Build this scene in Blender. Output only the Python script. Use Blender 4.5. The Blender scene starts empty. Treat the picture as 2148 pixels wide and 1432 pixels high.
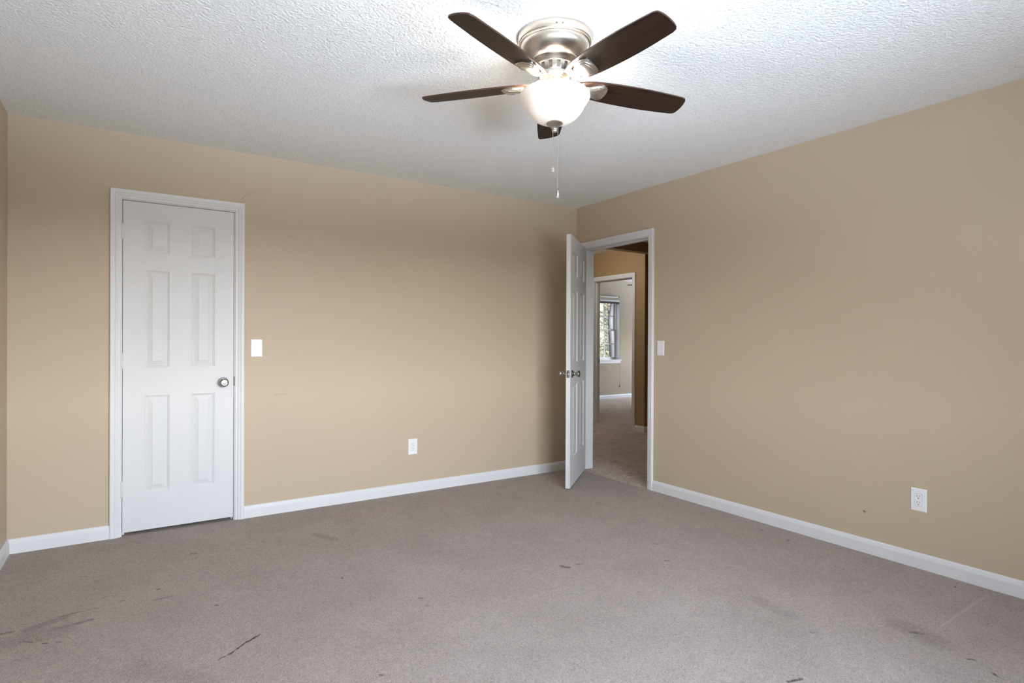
import bpy, bmesh, math, random
from mathutils import Vector, Matrix

random.seed(7)
sc = bpy.context.scene
COL = sc.collection
PI = math.pi

# ------------------------------------------------------------------ camera
cam_d = bpy.data.cameras.new('camera')
cam_d.sensor_fit = 'HORIZONTAL'
cam_d.sensor_width = 36.0
cam_d.lens = 1211.868 / 2148 * 36.0
cam_d.clip_start = 0.05
cam = bpy.data.objects.new('camera', cam_d)
COL.objects.link(cam)
_r = Vector((0.8351298, -0.5500330, 0.0046743))
_u = Vector((-0.0023795, 0.0048852, 0.9999852))
_f = Vector((0.5500477, 0.8351286, -0.0027710))
M = Matrix(((_r.x, _u.x, -_f.x, 0), (_r.y, _u.y, -_f.y, 0), (_r.z, _u.z, -_f.z, 0), (0, 0, 0, 1)))
M.translation = Vector((-3.49659, -4.20853, 1.20009))
cam.matrix_world = M
sc.camera = cam

# ------------------------------------------------------------------ view, world, daylight
sc.view_settings.view_transform = 'Standard'
sc.view_settings.look = 'None'
sc.view_settings.exposure = 0.13
sc.view_settings.gamma = 1.0
sc.view_settings.use_curve_mapping = False
sc.cycles.use_denoising = True
sc.cycles.max_bounces = 14
sc.cycles.diffuse_bounces = 7
sc.cycles.glossy_bounces = 4
sc.cycles.transparent_max_bounces = 16
sc.cycles.sample_clamp_indirect = 12.0

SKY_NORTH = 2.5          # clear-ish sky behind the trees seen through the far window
GROUND_FILL = 1.36             # strength of the invented ground glow that brightens the ceiling
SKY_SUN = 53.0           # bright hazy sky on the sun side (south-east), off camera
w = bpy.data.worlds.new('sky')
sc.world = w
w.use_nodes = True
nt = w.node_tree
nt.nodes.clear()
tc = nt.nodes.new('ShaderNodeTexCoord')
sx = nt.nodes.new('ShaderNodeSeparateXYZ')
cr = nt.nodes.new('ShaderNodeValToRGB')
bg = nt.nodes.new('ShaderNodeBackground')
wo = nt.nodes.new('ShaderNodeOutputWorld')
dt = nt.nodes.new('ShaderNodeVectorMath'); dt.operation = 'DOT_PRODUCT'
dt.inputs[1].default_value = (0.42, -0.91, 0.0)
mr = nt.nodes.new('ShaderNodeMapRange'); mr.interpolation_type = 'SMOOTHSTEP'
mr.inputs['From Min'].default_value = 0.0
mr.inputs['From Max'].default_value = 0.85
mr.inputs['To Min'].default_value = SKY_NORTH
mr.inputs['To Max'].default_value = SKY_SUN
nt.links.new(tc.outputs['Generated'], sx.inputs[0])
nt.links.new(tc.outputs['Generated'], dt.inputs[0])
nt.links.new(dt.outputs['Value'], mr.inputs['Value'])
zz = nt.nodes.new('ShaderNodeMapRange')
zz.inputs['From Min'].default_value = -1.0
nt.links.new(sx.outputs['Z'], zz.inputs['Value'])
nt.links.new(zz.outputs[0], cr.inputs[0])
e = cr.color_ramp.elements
# below horizon: bright band added to light ceiling, dark band to dim upper walls
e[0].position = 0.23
e[0].color = (GROUND_FILL * 0.85 * 0.35, GROUND_FILL * 0.98 * 0.35, GROUND_FILL * 1.15 * 0.35, 1)     # dimmer band added to darken the ceiling nearest the window
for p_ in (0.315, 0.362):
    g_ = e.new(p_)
    g_.color = (GROUND_FILL * 0.85, GROUND_FILL * 0.98, GROUND_FILL * 1.15, 1)
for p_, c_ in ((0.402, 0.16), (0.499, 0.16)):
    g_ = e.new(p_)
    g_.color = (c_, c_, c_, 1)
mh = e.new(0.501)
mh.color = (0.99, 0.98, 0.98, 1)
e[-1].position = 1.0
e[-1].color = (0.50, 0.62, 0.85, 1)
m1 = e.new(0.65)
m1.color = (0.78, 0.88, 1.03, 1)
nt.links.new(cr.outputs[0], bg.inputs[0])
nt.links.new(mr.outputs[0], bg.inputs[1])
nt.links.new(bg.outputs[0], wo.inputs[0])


def portal(name, loc, rot, sx_, sy_):
    d = bpy.data.lights.new(name, 'AREA')
    d.shape = 'RECTANGLE'
    d.size = sx_
    d.size_y = sy_
    d.cycles.is_portal = True
    o = bpy.data.objects.new(name, d)
    o.location = loc
    o.rotation_euler = rot
    COL.objects.link(o)
    return o


portal('window_daylight', (-2.25, -5.06, 1.385), (PI / 2, 0, 0), 1.7, 1.25)        # bedroom window, faces into the room (+y)
portal('window_daylight', (4.545, 4.79, 1.41), (-PI / 2, 0, 0), 0.86, 1.2)         # far room window, faces -y
portal('window_daylight', (7.61, 3.1, 1.41), (0, PI / 2, 0), 1.2, 1.4)              # added unseen side window to brighten the far room, faces -x


def lamp(name, loc, power, col, size):
    d = bpy.data.lights.new(name, 'POINT')
    d.energy = power
    d.color = col
    d.shadow_soft_size = size
    o = bpy.data.objects.new(name, d)
    o.location = loc
    COL.objects.link(o)
    return o


FAN = Vector((-2.051, -2.323, 2.44))
WARM = (1.0, 0.955, 0.90)
lamp('fan_bulb', FAN + Vector((0.055, 0.02, -0.262)), 9.5, WARM, 0.035)
lamp('fan_bulb', FAN + Vector((-0.055, -0.02, -0.262)), 9.5, WARM, 0.035)
lamp('hall_bulb', (1.05, 1.42, 2.30), 17.0, (1.0, 0.96, 0.91), 0.10)


# ------------------------------------------------------------------ materials
def mat(name, col, rough=0.5, metal=0.0, spec=0.5, coat=0.0, emis=None, es=0.0):
    m = bpy.data.materials.new(name)
    m.use_nodes = True
    b = m.node_tree.nodes['Principled BSDF']
    b.inputs['Base Color'].default_value = (*col, 1)
    b.inputs['Roughness'].default_value = rough
    b.inputs['Metallic'].default_value = metal
    b.inputs['Specular IOR Level'].default_value = spec
    if coat:
        b.inputs['Coat Weight'].default_value = coat
        b.inputs['Coat Roughness'].default_value = 0.15
    if emis:
        b.inputs['Emission Color'].default_value = (*emis, 1)
        b.inputs['Emission Strength'].default_value = es
    return m, m.node_tree, b


def N(t, kind, **kw):
    n = t.nodes.new(kind)
    for k, v in kw.items():
        setattr(n, k, v)
    return n


def math_(t, op, a, b=None, clamp=False):
    n = N(t, 'ShaderNodeMath', operation=op, use_clamp=clamp)
    for i, x in enumerate((a, b)):
        if x is None:
            continue
        if isinstance(x, (int, float)):
            n.inputs[i].default_value = x
        else:
            t.links.new(x, n.inputs[i])
    return n.outputs[0]


def vmath(t, op, a, b=None, out=0):
    n = N(t, 'ShaderNodeVectorMath', operation=op)
    for i, x in enumerate((a, b)):
        if x is None:
            continue
        if isinstance(x, (tuple, list, Vector)):
            n.inputs[i].default_value = tuple(x)
        elif isinstance(x, (int, float)):
            n.inputs['Scale'].default_value = x
        else:
            t.links.new(x, n.inputs[i])
    return n.outputs[out]


def noise(t, vec, scale, detail=2.0, rough=0.5, dist=0.0, out='Fac'):
    n = N(t, 'ShaderNodeTexNoise')
    n.inputs['Scale'].default_value = scale
    n.inputs['Detail'].default_value = detail
    n.inputs['Roughness'].default_value = rough
    n.inputs['Distortion'].default_value = dist
    if vec is not None:
        t.links.new(vec, n.inputs['Vector'])
    return n.outputs[out]


def ramp(t, fac, stops):
    n = N(t, 'ShaderNodeValToRGB')
    es = n.color_ramp.elements
    while len(es) < len(stops):
        es.new(0.5)
    for el, (p, c) in zip(es, stops):
        el.position = p
        el.color = (c, c, c, 1) if isinstance(c, (int, float)) else (*c, 1)
    t.links.new(fac, n.inputs[0])
    return n.outputs[0]


def mix(t, fac, a, b, mode='MIX'):
    n = N(t, 'ShaderNodeMix', data_type='RGBA', blend_type=mode)
    for i, x in ((0, fac), (6, a), (7, b)):
        if isinstance(x, (int, float)):
            n.inputs[i].default_value = x
        elif isinstance(x, tuple):
            n.inputs[i].default_value = (*x, 1)
        else:
            t.links.new(x, n.inputs[i])
    return n.outputs[2]


def bump(t, bsdf, height, strength, dist):
    n = N(t, 'ShaderNodeBump')
    n.inputs['Strength'].default_value = strength
    n.inputs['Distance'].default_value = dist
    t.links.new(height, n.inputs['Height'])
    t.links.new(n.outputs[0], bsdf.inputs['Normal'])
    return n


def marks(t, vec, segs, soft=1.0):
    """one mask of wear marks: each mark a capsule (ax,ay,az,bx,by,bz,radius,strength)"""
    acc = None
    for ax, ay, az, bx, by, bz, r, s in segs:
        a = Vector((ax, ay, az))
        ba = Vector((bx, by, bz)) - a
        if ba.length < 1e-4:
            ba = Vector((1e-4, 0, 0))
        pa = vmath(t, 'SUBTRACT', vec, a)
        h = math_(t, 'MULTIPLY', vmath(t, 'DOT_PRODUCT', pa, ba, out=1), 1.0 / ba.length_squared, True)
        sc_ = N(t, 'ShaderNodeVectorMath', operation='SCALE')
        sc_.inputs[0].default_value = tuple(ba)
        t.links.new(h, sc_.inputs['Scale'])
        d = vmath(t, 'LENGTH', vmath(t, 'SUBTRACT', pa, sc_.outputs[0]), out=1)
        mr = N(t, 'ShaderNodeMapRange', interpolation_type='SMOOTHSTEP')
        mr.inputs['From Min'].default_value = r * (1 + 0.35 * soft)
        mr.inputs['From Max'].default_value = r * 0.35
        mr.inputs['To Min'].default_value = 0
        mr.inputs['To Max'].default_value = s
        t.links.new(d, mr.inputs['Value'])
        acc = mr.outputs[0] if acc is None else math_(t, 'MAXIMUM', acc, mr.outputs[0])
    return acc


def objvec(t):
    return N(t, 'ShaderNodeTexCoord').outputs['Object']


def wall_paint(name, col, segs=None, rough=0.5, spec=0.35):
    m, t, b = mat(name, col, rough, spec=spec)
    v = objvec(t)
    base = mix(t, noise(t, v, 1.3, 3), tuple(c * 0.97 for c in col), tuple(min(1, c * 1.03) for c in col))
    if segs:
        dv = vmath(t, 'ADD', v, vmath(t, 'SCALE', vmath(t, 'SUBTRACT', noise(t, v, 60, 3, out='Color'), (0.5, 0.5, 0.5)), 0.008))
        base = mix(t, marks(t, dv, segs), base, (0.10, 0.065, 0.035))
    t.links.new(base, b.inputs['Base Color'])
    bump(t, b, noise(t, v, 260, 2), 0.10, 0.0006)
    return m


WALL = (0.520, 0.425, 0.308)
M_wall = wall_paint('tan_wall_paint', WALL)
M_wallA = wall_paint('tan_wall_paint_scuffed', WALL, [
    (-2.887, 0, 2.125, -2.866, 0, 2.155, 0.003, 0.35), (-2.866, 0, 2.155, -2.835, 0, 2.178, 0.0025, 0.3), (-2.835, 0, 2.178, -2.79, 0, 2.187, 0.002, 0.2),
    (-2.678, 0, 0.815, -2.60, 0, 0.818, 0.006, 0.14), (-2.862, 0, 1.35, -2.858, 0, 1.16, 0.004, 0.10)])
M_wallB = wall_paint('tan_wall_paint_spotted', WALL, [(0, -2.564, 0.2315, 0, -2.567, 0.2300, 0.007, 0.75), (0, -3.10, 0.72, 0, -3.10, 0.72, 0.004, 0.15)])
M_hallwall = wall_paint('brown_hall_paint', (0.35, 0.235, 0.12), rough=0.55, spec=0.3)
M_farwall = wall_paint('greige_far_room_paint', (0.42, 0.35, 0.275), [
    (4.62, 4.6, 2.24, 4.72, 4.6, 2.235, 0.012, 0.15), (4.42, 4.6, 0.66, 4.62, 4.6, 0.60, 0.05, 0.10)], rough=0.7, spec=0.2)


def trim_mat(name, col, rough=0.3):
    m, t, b = mat(name, col, rough)
    v = objvec(t)
    t.links.new(mix(t, noise(t, v, 4, 3), tuple(c * 0.98 for c in col), col), b.inputs['Base Color'])
    bump(t, b, noise(t, v, 90, 2), 0.06, 0.0005)
    return m


M_trim = trim_mat('white_trim_paint', (0.715, 0.72, 0.725), 0.45)
M_door = trim_mat('white_door_paint', (0.68, 0.685, 0.69), 0.5)
M_plastic, _, _ = mat('white_plastic', (0.84, 0.85, 0.86), 0.25)
M_slot, _, _ = mat('dark_slot', (0.02, 0.02, 0.02), 0.6)


def ceiling_mat():
    m, t, b = mat('textured_white_ceiling', (0.8, 0.8, 0.8), 0.9, spec=0.1)
    v = objvec(t)
    vo = N(t, 'ShaderNodeTexVoronoi')
    vo.inputs['Scale'].default_value = 75
    vo.inputs['Randomness'].default_value = 1
    t.links.new(vmath(t, 'ADD', v, vmath(t, 'SCALE', noise(t, v, 50, 2, out='Color'), 0.02)), vo.inputs['Vector'])
    h = math_(t, 'ADD', math_(t, 'MULTIPLY', noise(t, v, 105, 4, 0.65), 1.2), math_(t, 'MULTIPLY', vo.outputs['Distance'], -0.7))
    t.links.new(mix(t, ramp(t, noise(t, v, 105, 4, 0.65), [(0.3, 0.0), (0.62, 1.0)]), (0.765, 0.765, 0.765), (0.885, 0.885, 0.88)), b.inputs['Base Color'])  # shading of the pits put into the colour, following the bump noise
    bump(t, b, h, 0.8, 0.005)
    return m


M_ceil = ceiling_mat()


def carpet_mat(name, base, segs=None, crease=None, patch=0.0):
    m, t, b = mat(name, base, 1.0, spec=0.0)
    b.inputs['Sheen Weight'].default_value = 0.12
    v = objvec(t)
    fine = noise(t, v, 210, 4, 0.7, 1.2)
    mid = noise(t, v, 95, 3, 0.6, 2.2)
    big = noise(t, v, 2.3, 4, 0.6)
    med = noise(t, v, 14, 3, 0.6)
    hgt = math_(t, 'ADD', math_(t, 'MULTIPLY', fine, 0.6), mid)
    c = mix(t, ramp(t, hgt, [(0.62, 0.0), (0.96, 1.0)]), tuple(x * 0.66 for x in base), tuple(x * 1.24 for x in base))
    shade = mix(t, ramp(t, math_(t, 'ADD', big, math_(t, 'MULTIPLY', med, 0.35)), [(0.45, 0.0), (0.85, 1.0)]), (0.91, 0.90, 0.895), (1.05, 1.05, 1.05))
    c = mix(t, 1.0, c, shade, 'MULTIPLY')
    if patch:
        st = ramp(t, noise(t, vmath(t, 'MULTIPLY', v, (1.0, 3.0, 1.0)), 3.2, 5, 0.7, 0.8), [(0.52, 0.0), (0.66, patch)])
        shag = noise(t, v, 38, 4, 0.75, 1.5)
        c = mix(t, 1.0, c, mix(t, ramp(t, shag, [(0.36, 0.0), (0.62, 1.0)]), (0.62, 0.60, 0.58), (1.10, 1.10, 1.10)), 'MULTIPLY')
        hgt = math_(t, 'ADD', hgt, math_(t, 'MULTIPLY', shag, 1.5))
        c = mix(t, st, c, tuple(x * 0.45 for x in base))
    if segs:
        dv = vmath(t, 'ADD', v, vmath(t, 'SCALE', vmath(t, 'SUBTRACT', noise(t, v, 70, 3, out='Color'), (0.5, 0.5, 0.5)), 0.014))
        mk = marks(t, dv, [(a, b_, 0, c_, d_, 0, r, s) for a, b_, c_, d_, r, s in segs])
        mk = math_(t, 'MULTIPLY', mk, ramp(t, noise(t, v, 55, 3, 0.7), [(0.38, 0.45), (0.52, 1.0)]))
        c = mix(t, mk, c, (0.05, 0.022, 0.020))
    if crease:
        dv = vmath(t, 'ADD', v, vmath(t, 'SCALE', vmath(t, 'SUBTRACT', noise(t, v, 40, 3, out='Color'), (0.5, 0.5, 0.5)), 0.012))
        k = marks(t, dv, [(a, b_, 0, c_, d_, 0, r, s) for a, b_, c_, d_, r, s in crease])
        c = mix(t, k, c, tuple(min(1, x * 1.35) for x in base))
        hgt = math_(t, 'ADD', hgt, math_(t, 'MULTIPLY', k, 1.2))
    t.links.new(c, b.inputs['Base Color'])
    bump(t, b, hgt, 1.0, 0.006)
    return m


STAINS = [(-3.223, -1.806, -3.181, -1.786, 0.005, 0.9), (-3.181, -1.786, -3.112, -1.727, 0.0065, 1.0), (-3.112, -1.727, -3.061, -1.694, 0.009, 1.0), (-3.744, -1.066, -3.687, -1.056, 0.008, 0.55), (-3.687, -1.056, -3.617, -1.058, 0.004, 0.5), (-3.847, -1.137, -3.742, -1.088, 0.03, 0.22), (-3.75, -1.19, -3.639, -1.174, 0.02, 0.28), (-3.938, -1.124, -3.897, -1.123, 0.01, 0.45), (-3.865, -1.237, -3.817, -1.277, 0.006, 0.45), (-3.781, -1.308, -3.769, -1.316, 0.008, 0.6), (-3.741, -1.325, -3.726, -1.331, 0.005, 0.5), (-3.924, -1.22, -3.747, -1.224, 0.07, 0.12), (-3.391, -0.977, -3.383, -0.975, 0.007, 0.6), (-3.537, -1.032, -3.519, -1.038, 0.006, 0.45), (-3.402, -1.102, -3.338, -1.096, 0.012, 0.25), (-3.176, -1.31, -3.169, -1.314, 0.007, 0.5), (-3.6, -0.945, -3.595, -0.937, 0.006, 0.5), (-3.218, -0.539, -3.191, -0.548, 0.012, 0.35), (-3.715, -0.597, -3.686, -0.602, 0.01, 0.25), (-1.586, -1.796, -1.568, -1.83, 0.022, 0.45), (-1.5, -1.82, -1.47, -1.831, 0.012, 0.3), (-1.062, -2.037, -1.045, -2.056, 0.008, 0.5), (-2.611, -1.32, -2.607, -1.322, 0.01, 0.45), (-2.377, -1.738, -2.366, -1.746, 0.012, 0.3), (-2.382, -1.827, -2.377, -1.83, 0.012, 0.25), (-0.802, -3.125, -0.774, -3.157, 0.02, 0.4), (-0.768, -3.076, -0.807, -3.212, 0.07, 0.16), (-1.557, -3.05, -1.507, -3.065, 0.01, 0.6), (-0.85, -3.337, -0.835, -3.35, 0.009, 0.5), (-0.885, -3.426, -0.896, -3.44, 0.01, 0.5), (-0.191, -2.22, -0.184, -2.224, 0.009, 0.6), (-0.154, -2.015, -0.15, -2.029, 0.008, 0.55), (-0.119, -3.042, -0.124, -3.046, 0.007, 0.7), (-1.152, -2.899, -1.149, -2.91, 0.008, 0.4), (-2.75, -2.229, -2.745, -2.236, 0.011, 0.4), (-0.015, -2.419, -0.01, -2.422, 0.008, 0.5), (-0.905, -1.831, -0.902, -1.843, 0.01, 0.35), (-1.045, -1.042, -1.031, -1.051, 0.012, 0.3), (-1.068, -2.605, -1.079, -2.774, 0.05, 0.1), (-3.459, -1.717, -3.294, -1.935, 0.06, 0.1), (-2.553, -0.579, -2.479, -0.727, 0.03, 0.16), (-3.926, -0.136, -3.924, -0.137, 0.006, 0.7)]
CARPET = (0.455, 0.383, 0.345)
STAINS = [(a, b_, c_, d_, r * (0.72 if r < 0.025 else 1.0), min(1.0, s * 1.45)) for a, b_, c_, d_, r, s in STAINS]
M_carpet = carpet_mat('taupe_carpet', CARPET, STAINS, [(-0.632, -3.173, -0.076, -3.165, 0.007, 0.38), (-0.35, -2.715, 0.0, -2.72, 0.006, 0.25)])
M_carpet2 = carpet_mat('worn_hall_carpet', (0.74, 0.61, 0.52), patch=0.6)


def steel_mat(name, col, rough, streak=0.0):
    m, t, b = mat(name, col, rough, metal=1.0)
    v = objvec(t)
    if streak:
        tg = N(t, 'ShaderNodeTangent', direction_type='RADIAL', axis='Z')
        t.links.new(tg.outputs[0], b.inputs['Tangent'])
        b.inputs['Anisotropic'].default_value = 0.75
    n_ = noise(t, v, 25, 2)
    t.links.new(ramp(t, n_, [(0.3, max(0.03, rough - 0.02)), (0.7, rough + 0.02)]), b.inputs['Roughness'])
    return m


M_nickel = steel_mat('brushed_nickel', (0.72, 0.66, 0.59), 0.30, 1)
M_iron = steel_mat('nickel_blade_iron', (0.66, 0.62, 0.56), 0.27)
M_nickel_dull = steel_mat('dull_nickel', (0.42, 0.385, 0.34), 0.36, 1)
M_chrome = steel_mat('satin_knob_metal', (0.40, 0.40, 0.39), 0.20)
M_latch = steel_mat('dull_latch_metal', (0.24, 0.24, 0.25), 0.40)
M_vent, _, _ = mat('vent_dark_metal', (0.18, 0.16, 0.14), 0.5, metal=0.8)


def blade_mat():
    m, t, b = mat('dark_walnut_blade', (0.03, 0.015, 0.01), 0.42, spec=0.3)
    v = objvec(t)
    g = noise(t, vmath(t, 'MULTIPLY', v, (3.0, 60.0, 60.0)), 1.5, 5, 0.6, 1.0)
    t.links.new(mix(t, ramp(t, g, [(0.35, 0.0), (0.7, 1.0)]), (0.009, 0.004, 0.0022), (0.032, 0.014, 0.007)), b.inputs['Base Color'])
    bump(t, b, g, 0.1, 0.0005)
    return m


M_blade = blade_mat()
M_bladeedge, _, _ = mat('blade_edge_stain', (0.05, 0.022, 0.012), 0.45)


def bowl_mat(name, trans=0.055):
    m, t, b = mat(name, (0.84, 0.80, 0.75), 0.3)
    tr = N(t, 'ShaderNodeBsdfTranslucent')
    tr.inputs[0].default_value = (0.95, 0.935, 0.91, 1)
    mx = N(t, 'ShaderNodeMixShader')
    mx.inputs[0].default_value = trans
    t.links.new(b.outputs[0], mx.inputs[1])
    t.links.new(tr.outputs[0], mx.inputs[2])
    t.links.new(mx.outputs[0], t.nodes['Material Output'].inputs[0])
    return m


M_bowl = bowl_mat('frosted_glass')


def glass_mat(name='window_glass', refl=0.06):
    m = bpy.data.materials.new(name)
    m.use_nodes = True
    t = m.node_tree
    t.nodes.clear()
    a = N(t, 'ShaderNodeBsdfTransparent')
    a.inputs[0].default_value = (0.96, 0.97, 0.97, 1)
    g = N(t, 'ShaderNodeBsdfGlossy')
    g.inputs['Roughness'].default_value = 0.02
    mx = N(t, 'ShaderNodeMixShader')
    mx.inputs[0].default_value = refl
    o = N(t, 'ShaderNodeOutputMaterial')
    t.links.new(a.outputs[0], mx.inputs[1])
    t.links.new(g.outputs[0], mx.inputs[2])
    t.links.new(mx.outputs[0], o.inputs[0])
    return m


M_glass = glass_mat()
M_crystal, _, _ = mat('clear_fob_plastic', (0.9, 0.9, 0.9), 0.08)
M_crystal.node_tree.nodes['Principled BSDF'].inputs['Transmission Weight'].default_value = 0.8
M_blindwood, _, _ = mat('brown_blind_slats', (0.06, 0.03, 0.012), 0.5)
M_lawn, _t, _b = mat('lawn_grass', (0.10, 0.13, 0.06), 0.9)
_t.links.new(mix(_t, noise(_t, objvec(_t), 1.5, 5), (0.018, 0.014, 0.008), (0.05, 0.035, 0.022)), _b.inputs['Base Color'])
M_bark, _t, _b = mat('tree_bark', (0.14, 0.11, 0.09), 0.9)
_g = noise(_t, vmath(_t, 'MULTIPLY', objvec(_t), (12, 12, 2.0)), 2, 5)
_t.links.new(mix(_t, _g, (0.014, 0.011, 0.009), (0.040, 0.033, 0.029)), _b.inputs['Base Color'])
bump(_t, _b, _g, 0.6, 0.02)


def leaf_mat(name, c1, c2):
    m, t, b = mat(name, c1, 0.6)
    t.links.new(mix(t, ramp(t, noise(t, objvec(t), 2.2, 3), [(0.35, 0.0), (0.65, 1.0)]), c1, c2), b.inputs['Base Color'])
    b.inputs['Subsurface Weight'].default_value = 0.0
    return m


# ------------------------------------------------------------------ mesh helpers
def obj(name, bm, m, parent=None, smooth=False, loc=None):
    bmesh.ops.recalc_face_normals(bm, faces=bm.faces[:])
    me = bpy.data.meshes.new(name)
    bm.to_mesh(me)
    bm.free()
    for mm in (m if isinstance(m, (list, tuple)) else [m]):
        me.materials.append(mm)
    if smooth:
        for p in me.polygons:
            p.use_smooth = True
        me.set_sharp_from_angle(angle=math.radians(smooth if smooth is not True else 35))
    o = bpy.data.objects.new(name, me)
    COL.objects.link(o)
    if parent:
        o.parent = parent
    if loc:
        o.location = loc
    return o


def tag(o, label=None, cat=None, group=None, kind=None):
    if label:
        o['label'] = label
    if cat:
        o['category'] = cat
    if group:
        o['group'] = group
    if kind:
        o['kind'] = kind
    return o


def empty(name, loc=(0, 0, 0), rz=0.0):
    o = bpy.data.objects.new(name, None)
    o.empty_display_size = 0.1
    o.location = loc
    o.rotation_euler = (0, 0, rz)
    COL.objects.link(o)
    return o


def box(bm, x0, x1, y0, y1, z0, z1, mi=0):
    vs = [bm.verts.new((x, y, z)) for x in (x0, x1) for y in (y0, y1) for z in (z0, z1)]
    for f in ((0, 1, 3, 2), (4, 6, 7, 5), (0, 4, 5, 1), (2, 3, 7, 6), (0, 2, 6, 4), (1, 5, 7, 3)):
        fc = bm.faces.new([vs[i] for i in f])
        fc.material_index = mi
    return vs


def bbox(bm, x0, x1, y0, y1, z0, z1, r=0.002, mi=0, seg=2):
    t = bmesh.new()
    box(t, min(x0, x1), max(x0, x1), min(y0, y1), max(y0, y1), min(z0, z1), max(z0, z1))
    bmesh.ops.recalc_face_normals(t, faces=t.faces[:])
    bmesh.ops.bevel(t, geom=t.edges[:], offset=r, segments=seg, affect='EDGES', profile=0.5)
    for f in t.faces:
        f.material_index = mi
    join(bm, t)


def join(bm, t, mat4=None):
    mp = {}
    for v in t.verts:
        mp[v] = bm.verts.new(mat4 @ v.co if mat4 else v.co)
    for f in t.faces:
        n = bm.faces.new([mp[v] for v in f.verts])
        n.material_index = f.material_index
    t.free()


def lathe(bm, prof, n=64, mat4=None, mi=0, close=False):
    """profile [(r,z)...] about z"""
    rings = []
    for r, z in prof:
        if r < 1e-6:
            v = Vector((0, 0, z))
            rings.append([bm.verts.new(mat4 @ v if mat4 else v)])
        else:
            ring = []
            for i in range(n):
                a = 2 * PI * i / n
                v = Vector((r * math.cos(a), r * math.sin(a), z))
                ring.append(bm.verts.new(mat4 @ v if mat4 else v))
            rings.append(ring)
    for a, b in zip(rings, rings[1:]):
        for i in range(n):
            j = (i + 1) % n
            if len(a) == 1 and len(b) == 1:
                continue
            if len(a) == 1:
                f = bm.faces.new((a[0], b[i], b[j]))
            elif len(b) == 1:
                f = bm.faces.new((a[i], a[j], b[0]))
            else:
                f = bm.faces.new((a[i], a[j], b[j], b[i]))
            f.material_index = mi
    return rings


def poly_prism(bm, pts, z0, z1, mi=0, mi_side=None):
    a = [bm.verts.new((x, y, z0)) for x, y in pts]
    b = [bm.verts.new((x, y, z1)) for x, y in pts]
    f = bm.faces.new(a)
    f.material_index = mi
    f = bm.faces.new(b)
    f.material_index = mi
    n = len(pts)
    for i in range(n):
        f = bm.faces.new((a[i], a[(i + 1) % n], b[(i + 1) % n], b[i]))
        f.material_index = mi if mi_side is None else mi_side


def tube(bm, pts, radii, n=10):
    """swept tube along points"""
    prev = None
    up = Vector((0, 0, 1))
    for i, p in enumerate(pts):
        p = Vector(p)
        d = (Vector(pts[min(i + 1, len(pts) - 1)]) - Vector(pts[max(i - 1, 0)])).normalized()
        s = d.cross(up if abs(d.z) < 0.95 else Vector((1, 0, 0))).normalized()
        u = s.cross(d)
        r = radii[i] if isinstance(radii, (list, tuple)) else radii
        ring = [bm.verts.new(p + r * (math.cos(2 * PI * k / n) * s + math.sin(2 * PI * k / n) * u)) for k in range(n)]
        if prev:
            for k in range(n):
                bm.faces.new((prev[k], prev[(k + 1) % n], ring[(k + 1) % n], ring[k]))
        else:
            bm.faces.new(ring)
        prev = ring
    bm.faces.new(prev)


def struct(name, bm, m, label, cat='wall', **kw):
    o = obj(name, bm, m, **kw)
    return tag(o, label, cat, kind='structure')


# wall frames: (a along the wall, v out of the wall into the room, z) -> world
def MA(a, v, z): return (a, -v, z)                    # wall with the closet, faces -y, plane y=0
def MB_(a, v, z): return (-v, a, z)                   # right wall, faces -x, plane x=0
def MBh(a, v, z): return (0.115 + v, a, z)            # hall side of the right wall
def MC(a, v, z): return (-4.0716 + v, a, z)           # sliver wall, faces +x
def MD(a, v, z): return (2.08 - v, a, z)              # hall wall with the far doorway, faces -x
def ME(a, v, z): return (a, 1.12 - v, z)              # corridor wall, faces -y
def MF(a, v, z): return (a, 4.60 - v, z)              # far room window wall, faces -y
def MG(a, v, z): return (7.5 - v, a, z)                # far room side wall, faces -x
def MS(a, v, z): return (a, -4.95 + v, z)             # bedroom window wall, faces +y


CASING = [(0.005, 0), (0.005, 0.008), (0.009, 0.0105), (0.021, 0.0105), (0.0245, 0.0140), (0.031, 0.0160), (0.0365, 0.0140), (0.040, 0.0170), (0.047, 0.0190), (0.056, 0.0190), (0.060, 0.0170), (0.062, 0.0130), (0.062, 0)]
BASE = [(0, 0), (0.0135, 0), (0.0135, 0.056), (0.0125, 0.061), (0.0105, 0.064), (0.0095, 0.070), (0.0065, 0.077), (0.0025, 0.0805), (0, 0.0808)]   # (v, z)


def casing(bm, fn, a0, a1, zt):
    cols = []
    for u, v in CASING:
        cols.append([bm.verts.new(fn(*p)) for p in ((a0 - u, v, 0), (a0 - u, v, zt + u), (a1 + u, v, zt + u), (a1 + u, v, 0))])
    for c, d in zip(cols, cols[1:]):
        for i in range(3):
            bm.faces.new((c[i], c[i + 1], d[i + 1], d[i]))
    for i in range(3):      # back
        bm.faces.new((cols[0][i], cols[0][i + 1], cols[-1][i + 1], cols[-1][i]))
    bm.faces.new([c[0] for c in cols])
    bm.faces.new([c[3] for c in cols])


def jamb_lining(bm, fn, a0, a1, zt, d0, d1, th=0.018):
    """three boards lining an opening, from v=d0 to v=d1"""
    def b(p, q):
        P_ = fn(*p); Q_ = fn(*q)
        box(bm, min(P_[0], Q_[0]), max(P_[0], Q_[0]), min(P_[1], Q_[1]), max(P_[1], Q_[1]), min(P_[2], Q_[2]), max(P_[2], Q_[2]))
    b((a0 - th, d0, 0), (a0, d1, zt + th))
    b((a1, d0, 0), (a1 + th, d1, zt + th))
    b((a0, d0, zt), (a1, d1, zt + th))
    return b


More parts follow.
